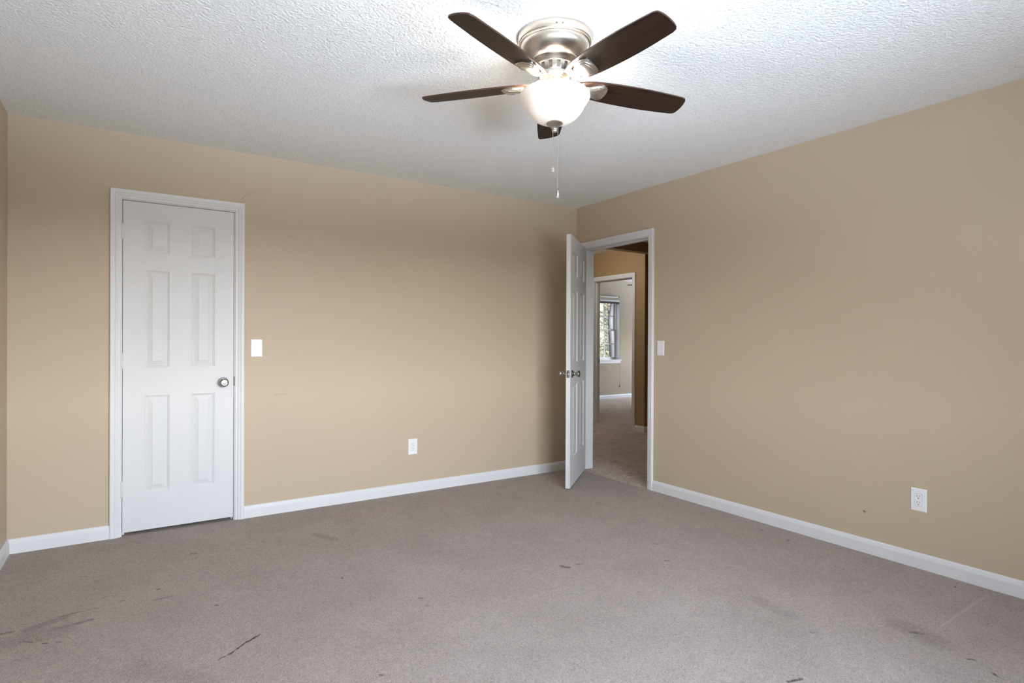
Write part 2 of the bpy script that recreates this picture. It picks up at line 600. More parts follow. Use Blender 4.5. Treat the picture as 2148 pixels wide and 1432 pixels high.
def baseboard(name, fn, a0, a1, label, e0=0.0, e1=0.0):
    """profile run along a wall; e0/e1 mitre each end (+1 shortens with depth for an inside corner, -1 lengthens)"""
    bm = bmesh.new()
    A = [bm.verts.new(fn(a0 + e0 * v, v, z)) for v, z in BASE]
    B = [bm.verts.new(fn(a1 - e1 * v, v, z)) for v, z in BASE]
    n = len(BASE)
    for i in range(n):
        bm.faces.new((A[i], A[(i + 1) % n], B[(i + 1) % n], B[i]))
    bm.faces.new(A)
    bm.faces.new(B)
    return struct(name, bm, M_trim, label, 'baseboard')


# ------------------------------------------------------------------ room shell
W = 4.0716
H = 2.44
T = 0.115
SY = -4.95                       # bedroom window wall

bm = bmesh.new()
box(bm, -W, -3.562, 0, T, 0, H); box(bm, -3.562, -2.911, 0, T, 2.058, H); box(bm, -2.911, 0.0, 0, T, 0, H)
struct('wall_left', bm, M_wallA, 'long tan wall with the closed narrow door, switch and small outlet')
bm = bmesh.new()
box(bm, 0, T, SY, -0.923, 0, H); box(bm, 0, T, -0.923, -0.087, 2.058, H); box(bm, 0, T, -0.087, 2.8, 0, H)
struct('wall_right', bm, [M_wallB], 'tan wall on the right with the open doorway and larger outlet')
bm = bmesh.new()
box(bm, -W - T, -W, SY - T, T, 0, H)
struct('wall_west', bm, M_wall, 'narrow sliver of tan wall at the left edge')
bm = bmesh.new()
wx0, wx1, wz0, wz1 = -3.10, -1.40, 0.76, 2.01
box(bm, -W, wx0, SY - T, SY, 0, H); box(bm, wx1, T, SY - T, SY, 0, H)
box(bm, wx0, wx1, SY - T, SY, 0, wz0); box(bm, wx0, wx1, SY - T, SY, wz1, H)
struct('wall_rear', bm, M_wall, 'tan bedroom wall behind the viewer with the double window')
# closet
bm = bmesh.new()
box(bm, -W - T, -2.40, 0.72, 0.80, 0, H); box(bm, -W - T, -W + 0.02, T, 0.72, 0, H); box(bm, -2.50, -2.40, T, 0.72, 0, H)
struct('wall_closet', bm, M_wall, 'inner walls of the closet behind the narrow door')
# hall and far room
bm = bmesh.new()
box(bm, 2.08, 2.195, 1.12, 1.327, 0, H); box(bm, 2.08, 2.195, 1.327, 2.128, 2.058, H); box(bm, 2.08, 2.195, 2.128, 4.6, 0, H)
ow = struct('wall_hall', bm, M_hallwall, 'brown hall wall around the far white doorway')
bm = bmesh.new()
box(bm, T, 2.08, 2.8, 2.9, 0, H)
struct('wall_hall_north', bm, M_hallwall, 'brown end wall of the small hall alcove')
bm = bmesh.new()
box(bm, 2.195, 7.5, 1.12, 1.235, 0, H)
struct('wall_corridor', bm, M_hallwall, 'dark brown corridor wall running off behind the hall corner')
bm = bmesh.new()
box(bm, T, 4.5, 0.97, 1.08, 2.315, H)
struct('trim_4', bm, M_hallwall, 'brown ceiling header crossing the hall above the corner', 'beam')
bm = bmesh.new()
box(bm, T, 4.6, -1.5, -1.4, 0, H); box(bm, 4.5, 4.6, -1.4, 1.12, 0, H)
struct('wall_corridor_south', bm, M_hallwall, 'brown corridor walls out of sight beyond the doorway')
bm = bmesh.new()
fx0, fx1, fz0, fz1 = 4.11, 4.98, 0.80, 2.03
box(bm, 2.195, fx0, 4.6, 4.78, 0, H); box(bm, fx1, 7.6, 4.6, 4.78, 0, H)
box(bm, fx0, fx1, 4.6, 4.78, 0, fz0); box(bm, fx0, fx1, 4.6, 4.78, fz1, H)
box(bm, 7.5, 7.6, 1.12, 2.4, 0, H); box(bm, 7.5, 7.6, 3.8, 4.6, 0, H); box(bm, 7.5, 7.6, 2.4, 3.8, 0, 0.8); box(bm, 7.5, 7.6, 2.4, 3.8, 2.03, H)
box(bm, 2.195, 2.20, 2.2, 4.6, 0, H)
struct('wall_far', bm, M_farwall, 'pale greige far room wall with the small window')

bm = bmesh.new(); box(bm, -W - T, 0.02, SY - T, 0.8, -0.1, 0)
struct('floor', bm, M_carpet, 'taupe stained bedroom carpet', 'carpet')
bm = bmesh.new(); box(bm, 0.02, 7.6, -1.5, 4.78, -0.1, 0.003); box(bm, -0.022, 0.02, -0.904, -0.106, -0.05, 0.004)
struct('floor_hall', bm, M_carpet2, 'worn brown carpet of the hall and the far room', 'carpet')
bm = bmesh.new(); box(bm, -W - T, 0.0575, SY - T, 0.8, H, H + 0.1)
struct('ceiling', bm, M_ceil, 'white textured bedroom ceiling', 'ceiling')
bm = bmesh.new(); box(bm, 0.0575, 7.6, -1.5, 4.78, H, H + 0.1)
struct('ceiling_hall', bm, M_ceil, 'grey white ceiling over the hall and far room', 'ceiling')

baseboard('baseboard_left', MA, -W, -3.606, 'short white baseboard between the left corner and the closet trim', 1, 0)
baseboard('baseboard_left', MA, -2.867, 0, 'long white baseboard under the outlet, running to the open door', 0, 1)
baseboard('baseboard_right', MB_, SY, -0.967, 'white baseboard along the right wall', 1, 0)
baseboard('baseboard_right', MB_, -0.043, 0, 'tiny piece of white baseboard behind the open door', 0, 1)
baseboard('baseboard_west', MC, SY, 0, 'white baseboard of the sliver wall at the left edge', 1, 1)
baseboard('baseboard_rear', MS, -W, 0, 'white baseboard under the bedroom window', 1, 1)
baseboard('baseboard_hall', MD, 1.12, 1.283, 'short white baseboard beside the far doorway, to the hall corner', -1, 0)
baseboard('baseboard_corridor', ME, 2.08, 4.5, 'shaded white baseboard past the hall corner', -1, 0)
baseboard('baseboard_far', MF, 2.20, 7.5, 'white baseboard under the far room window', 0, 0)

# trims
t1 = tag(empty('trim_1', (0, 0, 0)), 'white moulded casing around the closed closet door', 'door frame', kind='structure')
bm = bmesh.new(); casing(bm, MA, -3.544, -2.929, 2.037); obj('casing', bm, M_trim, t1)
bm = bmesh.new(); b_ = jamb_lining(bm, MA, -3.544, -2.929, 2.037, -T, 0.0)
b_((-3.544, -T, 0), (-3.532, -0.037, 2.037)); b_((-2.941, -T, 0), (-2.929, -0.037, 2.037)); b_((-3.532, -T, 2.025), (-2.941, -0.037, 2.037))
obj('jamb', bm, M_trim, t1)
bm = bmesh.new(); bbox(bm, -2.9292, -2.921, -0.0075, 0.004, 0.888, 0.948, 0.001); obj('strike_plate', bm, M_vent, t1)
t2 = tag(empty('trim_2', (0, 0, 0)), 'white moulded casing around the open doorway into the hall', 'door frame', kind='structure')
bm = bmesh.new(); casing(bm, MB_, -0.905, -0.105, 2.04); obj('casing', bm, M_trim, t2)
bm = bmesh.new(); casing(bm, MBh, -0.905, -0.105, 2.04); obj('casing', bm, M_trim, t2)
bm = bmesh.new(); b_ = jamb_lining(bm, MB_, -0.905, -0.105, 2.04, -T, 0.0)
b_((-0.905, -0.085, 0), (-0.893, -0.045, 2.04)); b_((-0.893, -0.085, 2.028), (-0.117, -0.045, 2.04))
obj('jamb', bm, M_trim, t2)
bm = bmesh.new(); box(bm, 0.006, 0.034, -0.9055, -0.9035, 0.90, 0.96); obj('strike_plate', bm, M_chrome, t2)
t3 = tag(empty('trim_3', (0, 0, 0)), 'white casing around the far doorway across the hall', 'door frame', kind='structure')
bm = bmesh.new(); casing(bm, MD, 1.345, 2.11, 2.04); obj('casing', bm, M_trim, t3)
bm = bmesh.new(); b_ = jamb_lining(bm, MD, 1.345, 2.11, 2.04, -T, 0.0)
b_((2.098, -0.085, 0), (2.11, -0.045, 2.04)); b_((1.357, -0.085, 2.028), (2.098, -0.045, 2.04))
obj('jamb', bm, M_trim, t3)
bm = bmesh.new(); bbox(bm, 2.165, 2.192, 2.107, 2.1105, 0.87, 0.94, 0.001); obj('strike_plate', bm, M_vent, t3)


# ------------------------------------------------------------------ doors
def slab(w_, h_, th, panels):
    """six-panel slab in local coords: x 0..w, y 0..th, z 0..h, relief on both faces"""
    bm = bmesh.new()
    xs = sorted({0.0, w_} | {p[0] for p in panels} | {p[1] for p in panels})
    zs = sorted({0.0, h_} | {p[2] for p in panels} | {p[3] for p in panels})
    for y, s in ((0.0, 1), (th, -1)):
        for i in range(len(xs) - 1):
            for k in range(len(zs) - 1):
                x0, x1, z0, z1 = xs[i], xs[i + 1], zs[k], zs[k + 1]
                if not any(abs(p[0] - x0) < 1e-6 and abs(p[2] - z0) < 1e-6 for p in panels):
                    bm.faces.new([bm.verts.new(v) for v in ((x0, y, z0), (x1, y, z0), (x1, y, z1), (x0, y, z1))])
                    continue
                prof = [(0, 0), (0.003, 0.0035), (0.008, 0.0045), (0.010, 0.0085), (0.014, 0.0085), (0.0375, 0.0025), (0.0405, 0.0010)]
                loops = []
                for ins, dep in prof:
                    loops.append([bm.verts.new((x, y + s * dep, z)) for x, z in ((x0 + ins, z0 + ins), (x1 - ins, z0 + ins), (x1 - ins, z1 - ins), (x0 + ins, z1 - ins))])
                for a, b in zip(loops, loops[1:]):
                    for q in range(4):
                        bm.faces.new((a[q], a[(q + 1) % 4], b[(q + 1) % 4], b[q]))
                bm.faces.new(loops[-1])
    for a, b in (((0, 0), (w_, 0)), ((w_, 0), (w_, h_)), ((w_, h_), (0, h_)), ((0, h_), (0, 0))):
        bm.faces.new([bm.verts.new(v) for v in ((a[0], 0, a[1]), (b[0], 0, b[1]), (b[0], th, b[1]), (a[0], th, a[1]))])
    bmesh.ops.remove_doubles(bm, verts=bm.verts[:], dist=1e-5)
    return bm


KNOB = [(0.0, 0.0), (0.0325, 0.0), (0.0325, 0.004), (0.030, 0.007), (0.024, 0.0085), (0.0215, 0.013), (0.0135, 0.018), (0.0105, 0.024), (0.0105, 0.029), (0.014, 0.035),
        (0.0205, 0.042), (0.0255, 0.049), (0.0275, 0.055), (0.0270, 0.060), (0.0240, 0.0635), (0.0190, 0.0655), (0.0175, 0.0640), (0.0150, 0.0640), (0.0130, 0.0665), (0.0, 0.0675)]


def knob(name, parent, x, y, z, side):
    """knob on a slab face; side -1: sticks out to local -y"""
    bm = bmesh.new()
    R = Matrix.Translation((x, y, z)) @ Matrix.Rotation(PI / 2 if side < 0 else -PI / 2, 4, 'X')
    k = next(i for i, (r, zz) in enumerate(KNOB) if zz >= 0.018)
    lathe(bm, KNOB[k - 1:], 40, R)
    o = obj(name, bm, M_chrome, parent, smooth=True)
    bm = bmesh.new()
    lathe(bm, KNOB[:k] + [(0.0, KNOB[k - 1][1])], 40, R)
    obj('rosette', bm, M_chrome, o, smooth=True)
    return o


def hinge(parent, x, y, z, m):
    bm = bmesh.new()
    R = Matrix.Translation((x, y, z - 0.045))
    lathe(bm, [(0, -0.004), (0.004, -0.003), (0.0062, 0), (0.0062, 0.029), (0.0055, 0.0295), (0.0062, 0.030), (0.0062, 0.060), (0.0055, 0.0605), (0.0062, 0.061), (0.0062, 0.09), (0.004, 0.093), (0, 0.094)], 16, R)
    box(bm, x, x + 0.013, y + 0.002, y + 0.0075, z - 0.044, z + 0.044)
    return obj('hinge', bm, m, parent, smooth=True)


def six(w_, st, mul):
    pw = (w_ - 2 * st - mul) / 2
    out = []
    for x in (st, st + pw + mul):
        for z0, z1 in ((0.230, 0.825), (1.000, 1.597), (1.706, 1.900)):
            out.append((x, x + pw, z0, z1))
    return out


# closet door: closed, flush with the wall, hinges on its left
dw = 0.609
d1 = tag(empty('door_1', (-3.541, 0.001, 0.021)), 'closed narrow white six panel door in the left wall', 'door', kind='structure')
obj('door_panel', slab(dw, 2.0125, 0.035, [(a - 0.0, b - 0.0, c, d) for a, b, c, d in six(dw, 0.112, 0.122)]), M_door, d1)
knob('door_knob', d1, 0.5475, 0, 0.893, -1)
for z in (1.825, 1.04, 0.265):
    hinge(d1, -0.004, -0.0065, z, M_door)

# entry door: 50 degrees open into the room
th = math.radians(50)
d2 = tag(empty('door_2', (-0.020, -0.109, 0.017)), 'open white six panel door ajar in front of the room corner', 'door', kind='structure')
# local x runs from hinge to latch, local y towards the hall side of the leaf
dx = Vector((-math.sin(th), -math.cos(th), 0)); dn = Vector((math.cos(th), -math.sin(th), 0))
d2.rotation_euler = (0, 0, math.atan2(dx.y, dx.x))
# with that rotation local +y = (sin..)-> check handedness below
ly = Vector((-dx.y, dx.x, 0))
sgn = 1 if ly.dot(dn) > 0 else -1
EW = 0.757
bm = slab(EW, 2.028, 0.035, six(EW, 0.112, 0.122))
if sgn < 0:
    for v in bm.verts:
        v.co.y = -v.co.y
obj('door_panel', bm, M_door, d2)
ya, yb = (0.0, 0.035) if sgn > 0 else (0.0, -0.035)
knob('door_knob', d2, EW - 0.062, yb, 0.912, 1 if yb > 0 else -1)
knob('door_knob', d2, EW - 0.062, ya, 0.912, -1 if yb > 0 else 1)
bm = bmesh.new()
ym = yb / 2
bbox(bm, EW - 0.001, EW + 0.0012, ym - 0.0125, ym + 0.0125, 0.882, 0.942, 0.0008)
lp = obj('latch_plate', bm, M_latch, d2)
bm = bmesh.new()
bbox(bm, EW, EW + 0.010, ym - 0.006, ym + 0.006, 0.905, 0.919, 0.0015)
obj('latch_bolt', bm, M_chrome, lp)
for z in (1.80, 1.02, 0.25):
    bm = bmesh.new()
    lathe(bm, [(0, -0.049), (0.0058, -0.045), (0.0058, 0.045), (0, 0.049)], 14, Matrix.Translation((-0.003, -0.006 * (1 if yb > 0 else -1), z)))
    obj('hinge', bm, M_door, d2, smooth=True)


# ------------------------------------------------------------------ switches and outlets
def place(fn_root, a, z, rz):
    p = fn_root(a, 0.0, z)
    return p, rz


def plate_bm(w_, h_):
    """local: x along the wall, y out of the wall (negative = towards the room), z up"""
    bm = bmesh.new()
    pr = [(0.0, 0.0), (0.0, -0.0035), (0.0025, -0.0055), (0.006, -0.0062)]
    loops = []
    for ins, y in pr:
        loops.append([bm.verts.new((sx_ * (w_ / 2 - ins), y, sz_ * (h_ / 2 - ins))) for sx_, sz_ in ((-1, -1), (1, -1), (1, 1), (-1, 1))])
    for a, b in zip(loops, loops[1:]):
        for q in range(4):
            bm.faces.new((a[q], a[(q + 1) % 4], b[(q + 1) % 4], b[q]))
    # rectangular opening with a thin shadow line
    ow, oh = 0.0345, 0.0680
    inner = [bm.verts.new((sx_ * ow / 2, -0.0062, sz_ * oh / 2)) for sx_, sz_ in ((-1, -1), (1, -1), (1, 1), (-1, 1))]
    deep = [bm.verts.new((sx_ * ow / 2, -0.003, sz_ * oh / 2)) for sx_, sz_ in ((-1, -1), (1, -1), (1, 1), (-1, 1))]
    for q in range(4):
        bm.faces.new((loops[-1][q], loops[-1][(q + 1) % 4], inner[(q + 1) % 4], inner[q]))
        bm.faces.new((inner[q], inner[(q + 1) % 4], deep[(q + 1) % 4], deep[q]))
    bm.faces.new(deep)
    bm.faces.new(loops[0])
    return bm


def screw_bm(z):
    bm = bmesh.new()
    lathe(bm, [(0, -0.0005), (0.0028, 0.0), (0.0026, 0.0011), (0, 0.0014)], 14, Matrix.Translation((0, -0.0061, z)) @ Matrix.Rotation(PI / 2, 4, 'X'))
    return bm


def make_switch(name, loc, rz, label):
    t = tag(empty(name, loc, rz), label, 'light switch', 'rocker light switches')
    p = obj('cover_plate', plate_bm(0.072, 0.118), M_plastic, t)
    bm = bmesh.new()   # rocker: two faces meeting at a shallow angle
    hw, hh = 0.0162, 0.0325
    pts = [(-hh, -0.0085), (0.0, -0.0066), (hh, -0.0072)]
    vs = [[bm.verts.new((s * hw, y, z)) for z, y in pts] for s in (-1, 1)]
    bk = [[bm.verts.new((s * hw, -0.0032, z)) for z in (-hh, hh)] for s in (-1, 1)]
    for i in range(2):
        bm.faces.new((vs[0][i], vs[1][i], vs[1][i + 1], vs[0][i + 1]))
    for s in (0, 1):
        bm.faces.new((bk[s][0], vs[s][0], vs[s][1], vs[s][2], bk[s][1]))
    bm.faces.new((bk[0][0], bk[1][0], vs[1][0], vs[0][0]))
    bm.faces.new((bk[0][1], vs[0][2], vs[1][2], bk[1][1]))
    bm.faces.new((bk[0][0], bk[0][1], bk[1][1], bk[1][0]))
    obj('rocker', bm, M_plastic, t)
    return t


def make_outlet(name, loc, rz, label):
    t = tag(empty(name, loc, rz), label, 'power outlet', 'duplex power outlets')
    obj('cover_plate', plate_bm(0.075, 0.120), M_plastic, t)
    bm = bmesh.new()
    bbox(bm, -0.0165, 0.0165, -0.0078, -0.0032, -0.0332, 0.0332, 0.0012)
    r = obj('receptacle', bm, M_plastic, t)
    for zc in (0.0175, -0.0155):
        for x, hz, hx in ((-0.0063, 0.0043, 0.0011), (0.0063, 0.0036, 0.0011)):
            bm = bmesh.new()
            box(bm, x - hx, x + hx, -0.0081, -0.0070, zc + 0.0035 - hz, zc + 0.0035 + hz)
            obj('slot', bm, M_slot, r)
        bm = bmesh.new()
        lathe(bm, [(0, 0), (0.0026, 0), (0.0026, 0.0004), (0, 0.0004)], 14, Matrix.Translation((0, -0.0078, zc - 0.0085)) @ Matrix.Rotation(PI / 2, 4, 'X'))
        obj('ground_hole', bm, M_slot, r)
    return t


make_switch('light_switch', (-2.791, 0, 1.137), 0, 'white rocker switch on the left wall, just right of the closed door')
make_switch('light_switch', (0, -1.039, 1.140), -PI / 2, 'white rocker switch on the right wall, beside the open doorway')
make_outlet('power_outlet', (-1.653, 0, 0.360), 0, 'small white outlet low on the long left wall')
make_outlet('power_outlet', (0, -2.838, 0.361), -PI / 2, 'white outlet low on the right wall, near the dark spot')

# ------------------------------------------------------------------ ceiling fan
BLADE_TH0 = math.radians(-16.62)
PITCH = math.radians(-13.03)
TILT = 0.0361
ZB = 2.249 - 2.44


def blade_outline():
    side = [(0.094, 0.030), (0.125, 0.043), (0.160, 0.0525), (0.21, 0.058), (0.27, 0.0615), (0.34, 0.0635), (0.41, 0.0635), (0.47, 0.061), (0.53, 0.0575), (0.566, 0.0548), (0.574, 0.0520)]
    tip = []
    for i in range(1, 12):
        w_ = 0.0520 * math.cos(PI * i / 12)
        tip.append((0.574 + 0.019 * math.sin(PI * i / 12) ** 0.8, w_))
    return side + tip + [(a, -b) for a, b in reversed(side)]


def make_fan(loc, label, group):
    t = tag(empty('ceiling_fan', loc), label, 'ceiling fan', group)
    # canopy ring against the ceiling
    bm = bmesh.new()
    lathe(bm, [(0.0, 0.0), (0.150, 0.0), (0.1505, -0.004), (0.1495, -0.027), (0.1480, -0.030), (0.1450, -0.0305), (0.1455, -0.033), (0.1450, -0.0365), (0.1415, -0.038), (0.0, -0.038)], 96)
    cn = obj('canopy', bm, M_nickel, t, smooth=30)
    for ang in (-125, -116):
        a = math.radians(ang)
        bm = bmesh.new()
        lathe(bm, [(0, 0), (0.0035, 0), (0.003, 0.0018), (0, 0.0022)], 12, Matrix.Translation((0.1492 * math.cos(a), 0.1492 * math.sin(a), -0.021)) @ Matrix.Rotation(a, 4, 'Z') @ Matrix.Rotation(PI / 2, 4, 'Y'))
        obj('screw', bm, M_vent, cn, smooth=True)
    # motor housing
    bm = bmesh.new()
    lathe(bm, [(0.139, -0.036), (0.1385, -0.042), (0.1365, -0.052), (0.131, -0.064), (0.121, -0.077), (0.108, -0.089), (0.096, -0.0965), (0.0935, -0.098), (0.0930, -0.1005), (0.0885, -0.103), (0.0820, -0.113), (0.0765, -0.1215), (0.0750, -0.122), (0.0, -0.122)], 96)
    obj('motor_housing', bm, M_nickel, t, smooth=30)
    # vented ring
    bm = bmesh.new()
    n = 14
    seq = []
    for k in range(n):
        a0 = 2 * PI * k / n
        seq += [(a0, 0), (a0 + 2 * PI / n * 0.28, 1), (a0 + 2 * PI / n * 0.72, 0)]
    seq.append((2 * PI, 0))
    prof = [(0.0750, -0.122), (0.0750, -0.1270), (0.0690, -0.1525), (0.0665, -0.1570)]
    for (a, solid), (b, _s) in zip(seq, seq[1:]):
        sub = 3
        for s in range(sub):
            p = a + (b - a) * s / sub
            q = a + (b - a) * (s + 1) / sub
            for i, ((r0, z0), (r1, z1)) in enumerate(zip(prof, prof[1:])):
                off = -0.004 if (solid and i == 1) else 0
                vs = [bm.verts.new(((r + off) * math.cos(g), (r + off) * math.sin(g), z)) for r, z, g in ((r0, z0, p), (r0, z0, q), (r1, z1, q), (r1, z1, p))]
                f = bm.faces.new(vs)
                f.material_index = 1 if (solid and i == 1) else 0
                if solid and i == 1:
                    for ee in ((0, 3, p) if s == 0 else None, (1, 2, q) if s == sub - 1 else None):
                        if ee:
                            g = ee[2]
                            o_ = [bm.verts.new((r * math.cos(g), r * math.sin(g), z)) for r, z in ((r0, z0), (r1, z1))]
                            bm.faces.new((vs[ee[0]], o_[0], o_[1], vs[ee[1]]))
    bmesh.ops.remove_doubles(bm, verts=bm.verts[:], dist=1e-5)
    obj('vent_ring', bm, [M_nickel, M_vent], t, smooth=30)
    # rotor hub and light fitter
    bm = bmesh.new()
    lathe(bm, [(0.0, -0.154), (0.066, -0.155), (0.068, -0.158), (0.067, -0.166), (0.060, -0.172), (0.030, -0.173), (0.0, -0.173)], 72)
    obj('rotor_hub', bm, M_nickel, t, smooth=30)
    bm = bmesh.new()
    lathe(bm, [(0.0, -0.171), (0.040, -0.171), (0.0405, -0.190), (0.043, -0.193), (0.043, -0.200), (0.060, -0.206), (0.073, -0.209), (0.075, -0.213), (0.060, -0.216), (0.0, -0.216)], 72)
    obj('light_fitter', bm, M_nickel, t, smooth=30)
    # blades with irons
    Tm = Matrix.Rotation(TILT, 4, 'Y')
    for k in range(5):
        a = BLADE_TH0 + k * 2 * PI / 5
        Mb = Matrix.Translation((0, 0, ZB)) @ Tm @ Matrix.Rotation(a, 4, 'Z') @ Matrix.Rotation(PITCH, 4, 'X')
        bm = bmesh.new()
        poly_prism(bm, blade_outline(), -0.003, 0.003, 0, 1)
        b = obj('blade', bm, [M_blade, M_bladeedge], t)
        b.matrix_local = Mb
        # iron: stepped shield under the blade root and a curved arm to the hub
        bm = bmesh.new()

        def shield(ins, z0, z1, lip):
            # shell shape: sides spread from the arm to two corners, the outer end is an arc
            def outline(i_):
                i_ += ins
                cx_, cw = 0.208 - i_, 0.0435 - i_ * 0.9
                pts = [(0.128 + i_ * 0.8, 0.0150 - i_ * 0.25), (0.150, 0.0260 - i_ * 0.7), (0.178, 0.0385 - i_ * 0.9), (cx_ - 0.006, cw + 0.0015), (cx_, cw)]
                for q in range(1, 8):
                    yv = cw * math.cos(PI * q / 16)
                    pts.append((cx_ + 0.021 * math.sin(PI * q / 16) ** 0.9, yv))
                pts.append((cx_ + 0.021, 0.0))
                return pts + [(x, -yv) for x, yv in reversed(pts[:-1])]
            o1, o2 = outline(0), outline(lip)
            A_ = [bm.verts.new((x, yv, z1)) for x, yv in o1]
            B_ = [bm.verts.new((x, yv, (z0 * 0.7 + z1 * 0.3))) for x, yv in o1]
            C_ = [bm.verts.new((x, yv, z0)) for x, yv in o2]
            n_ = len(A_)
            bm.faces.new(A_)
            bm.faces.new(C_)
            for P_, Q_ in ((A_, B_), (B_, C_)):
                for i in range(n_):
                    bm.faces.new((P_[i], P_[(i + 1) % n_], Q_[(i + 1) % n_], Q_[i]))
        shield(0.0, -0.0090, -0.0032, 0.0020)
        shield(0.0065, -0.0135, -0.0088, 0.0025)
        shield(0.0130, -0.0165, -0.0133, 0.0025)
        # arm
        arm = [(0.046, 0.022, 0.017, 0.006), (0.068, 0.018, 0.013, 0.0065), (0.092, 0.004, 0.0125, 0.007), (0.115, -0.008, 0.0165, 0.007), (0.140, -0.0105, 0.030, 0.0045)]
        prev = None
        for x, z, hw, ht in arm:
            ring = [bm.verts.new((x, yy, zz)) for yy, zz in ((-hw, z), (-hw * 0.6, z - ht), (hw * 0.6, z - ht), (hw, z), (hw * 0.6, z + ht * 0.6), (-hw * 0.6, z + ht * 0.6))]
            if prev:
                for i in range(6):
                    bm.faces.new((prev[i], prev[(i + 1) % 6], ring[(i + 1) % 6], ring[i]))
            else:
                bm.faces.new(ring)
            prev = ring
        bm.faces.new(prev)
        ir = obj('blade_iron', bm, M_iron, t, smooth=40)
        ir.matrix_local = Mb
    # glass bowl: open at the top, stepped rim
    outer = [(0.1370, -0.2345), (0.1415, -0.2355), (0.1442, -0.2400), (0.1452, -0.2465), (0.1435, -0.2525), (0.1385, -0.2590), (0.1352, -0.2620), (0.1345, -0.2655), (0.1325, -0.2705), (0.1280, -0.2755), (0.1248, -0.2780),
             (0.1240, -0.2820), (0.1205, -0.2900), (0.1140, -0.3010), (0.1060, -0.3125), (0.0960, -0.3240), (0.0835, -0.3345), (0.0680, -0.3430), (0.0480, -0.3490), (0.0250, -0.3515), (0.0080, -0.3520)]
    inner = [(max(r - 0.004, 0.008), z + 0.0032) for r, z in reversed(outer)]
    bm = bmesh.new()
    lathe(bm, outer + inner + [outer[0]], 96)
    bmesh.ops.remove_doubles(bm, verts=bm.verts[:], dist=1e-6)
    obj('glass_bowl', bm, M_bowl, t, smooth=50)
    bm = bmesh.new()
    lathe(bm, [(0, -0.214), (0.004, -0.214), (0.004, -0.356), (0, -0.356)], 12)
    obj('center_rod', bm, M_nickel, t, smooth=40)
    bm = bmesh.new()
    lathe(bm, [(0, -0.350), (0.0325, -0.3515), (0.0340, -0.3540), (0.0320, -0.3570), (0.0230, -0.3625), (0.0150, -0.3700), (0.0110, -0.3765), (0.0100, -0.3790), (0.0, -0.3795)], 48)
    fn_ = obj('finial', bm, M_nickel_dull, t, smooth=40)
    bm = bmesh.new()
    lathe(bm, [(0, -0.377), (0.0085, -0.378), (0.0112, -0.3815), (0.0112, -0.3845), (0.0085, -0.3880), (0.0, -0.3895)], 32)
    obj('finial_cap', bm, M_nickel, fn_, smooth=40)

    def chain(dx_, dy_, z0, z1, fob):
        bm = bmesh.new()
        step = 0.0052
        z = z0
        while z > z1:
            bmesh.ops.create_icosphere(bm, subdivisions=1, radius=0.00185, matrix=Matrix.Translation((dx_, dy_, z)))
            z -= step
        tube(bm, [(dx_, dy_, z0), (dx_, dy_, z1)], 0.0006, 6)
        c = obj('pull_chain', bm, M_nickel, t, smooth=True)
        Mf = Matrix.Translation((dx_, dy_, z1))
        if fob == 'short':
            bm = bmesh.new()
            lathe(bm, [(0, 0.001), (0.002, 0), (0.003, -0.003), (0.0062, -0.007), (0.0062, -0.011), (0.0, -0.011)], 20, Mf)
            f = obj('fob', bm, M_nickel, c, smooth=40)
            bm = bmesh.new()
            lathe(bm, [(0, -0.011), (0.0068, -0.011), (0.0072, -0.017), (0.0066, -0.022), (0.0, -0.0222)], 8, Mf)
            obj('fob_tip', bm, M_crystal, c)
        else:
            bm = bmesh.new()
            lathe(bm, [(0, 0.001), (0.002, 0), (0.0045, -0.004), (0.0072, -0.012), (0.0078, -0.022), (0.0070, -0.032), (0.0056, -0.036), (0, -0.036)], 8, Mf)
            f = obj('fob', bm, M_chrome, c)
            bm = bmesh.new()
            lathe(bm, [(0, -0.036), (0.0058, -0.036), (0.0062, -0.043), (0.0, -0.0435)], 8, Mf)
            obj('fob_tip', bm, M_crystal, c)
    chain(-0.006, 0.003, -0.386, -0.531, 'short')
    chain(0.0125, -0.0065, -0.362, -0.614, 'long')
    return t


def copy_tree(o, parent=None):
    c = o.copy()
    COL.objects.link(c)
    c.parent = parent
    for ch in [x for x in bpy.data.objects if x.parent == o]:
        copy_tree(ch, c)
    return c


fan = make_fan(FAN, 'flush ceiling fan with five dark blades and lit glass bowl', 'ceiling fans')
fan2 = copy_tree(fan)
fan2.location = (4.87, 3.42, 2.44)
fan2.rotation_euler = (0, 0, math.radians(9))
tag(fan2, 'far room ceiling fan, only a dark blade tip showing through the far doorway', 'ceiling fan', 'ceiling fans')


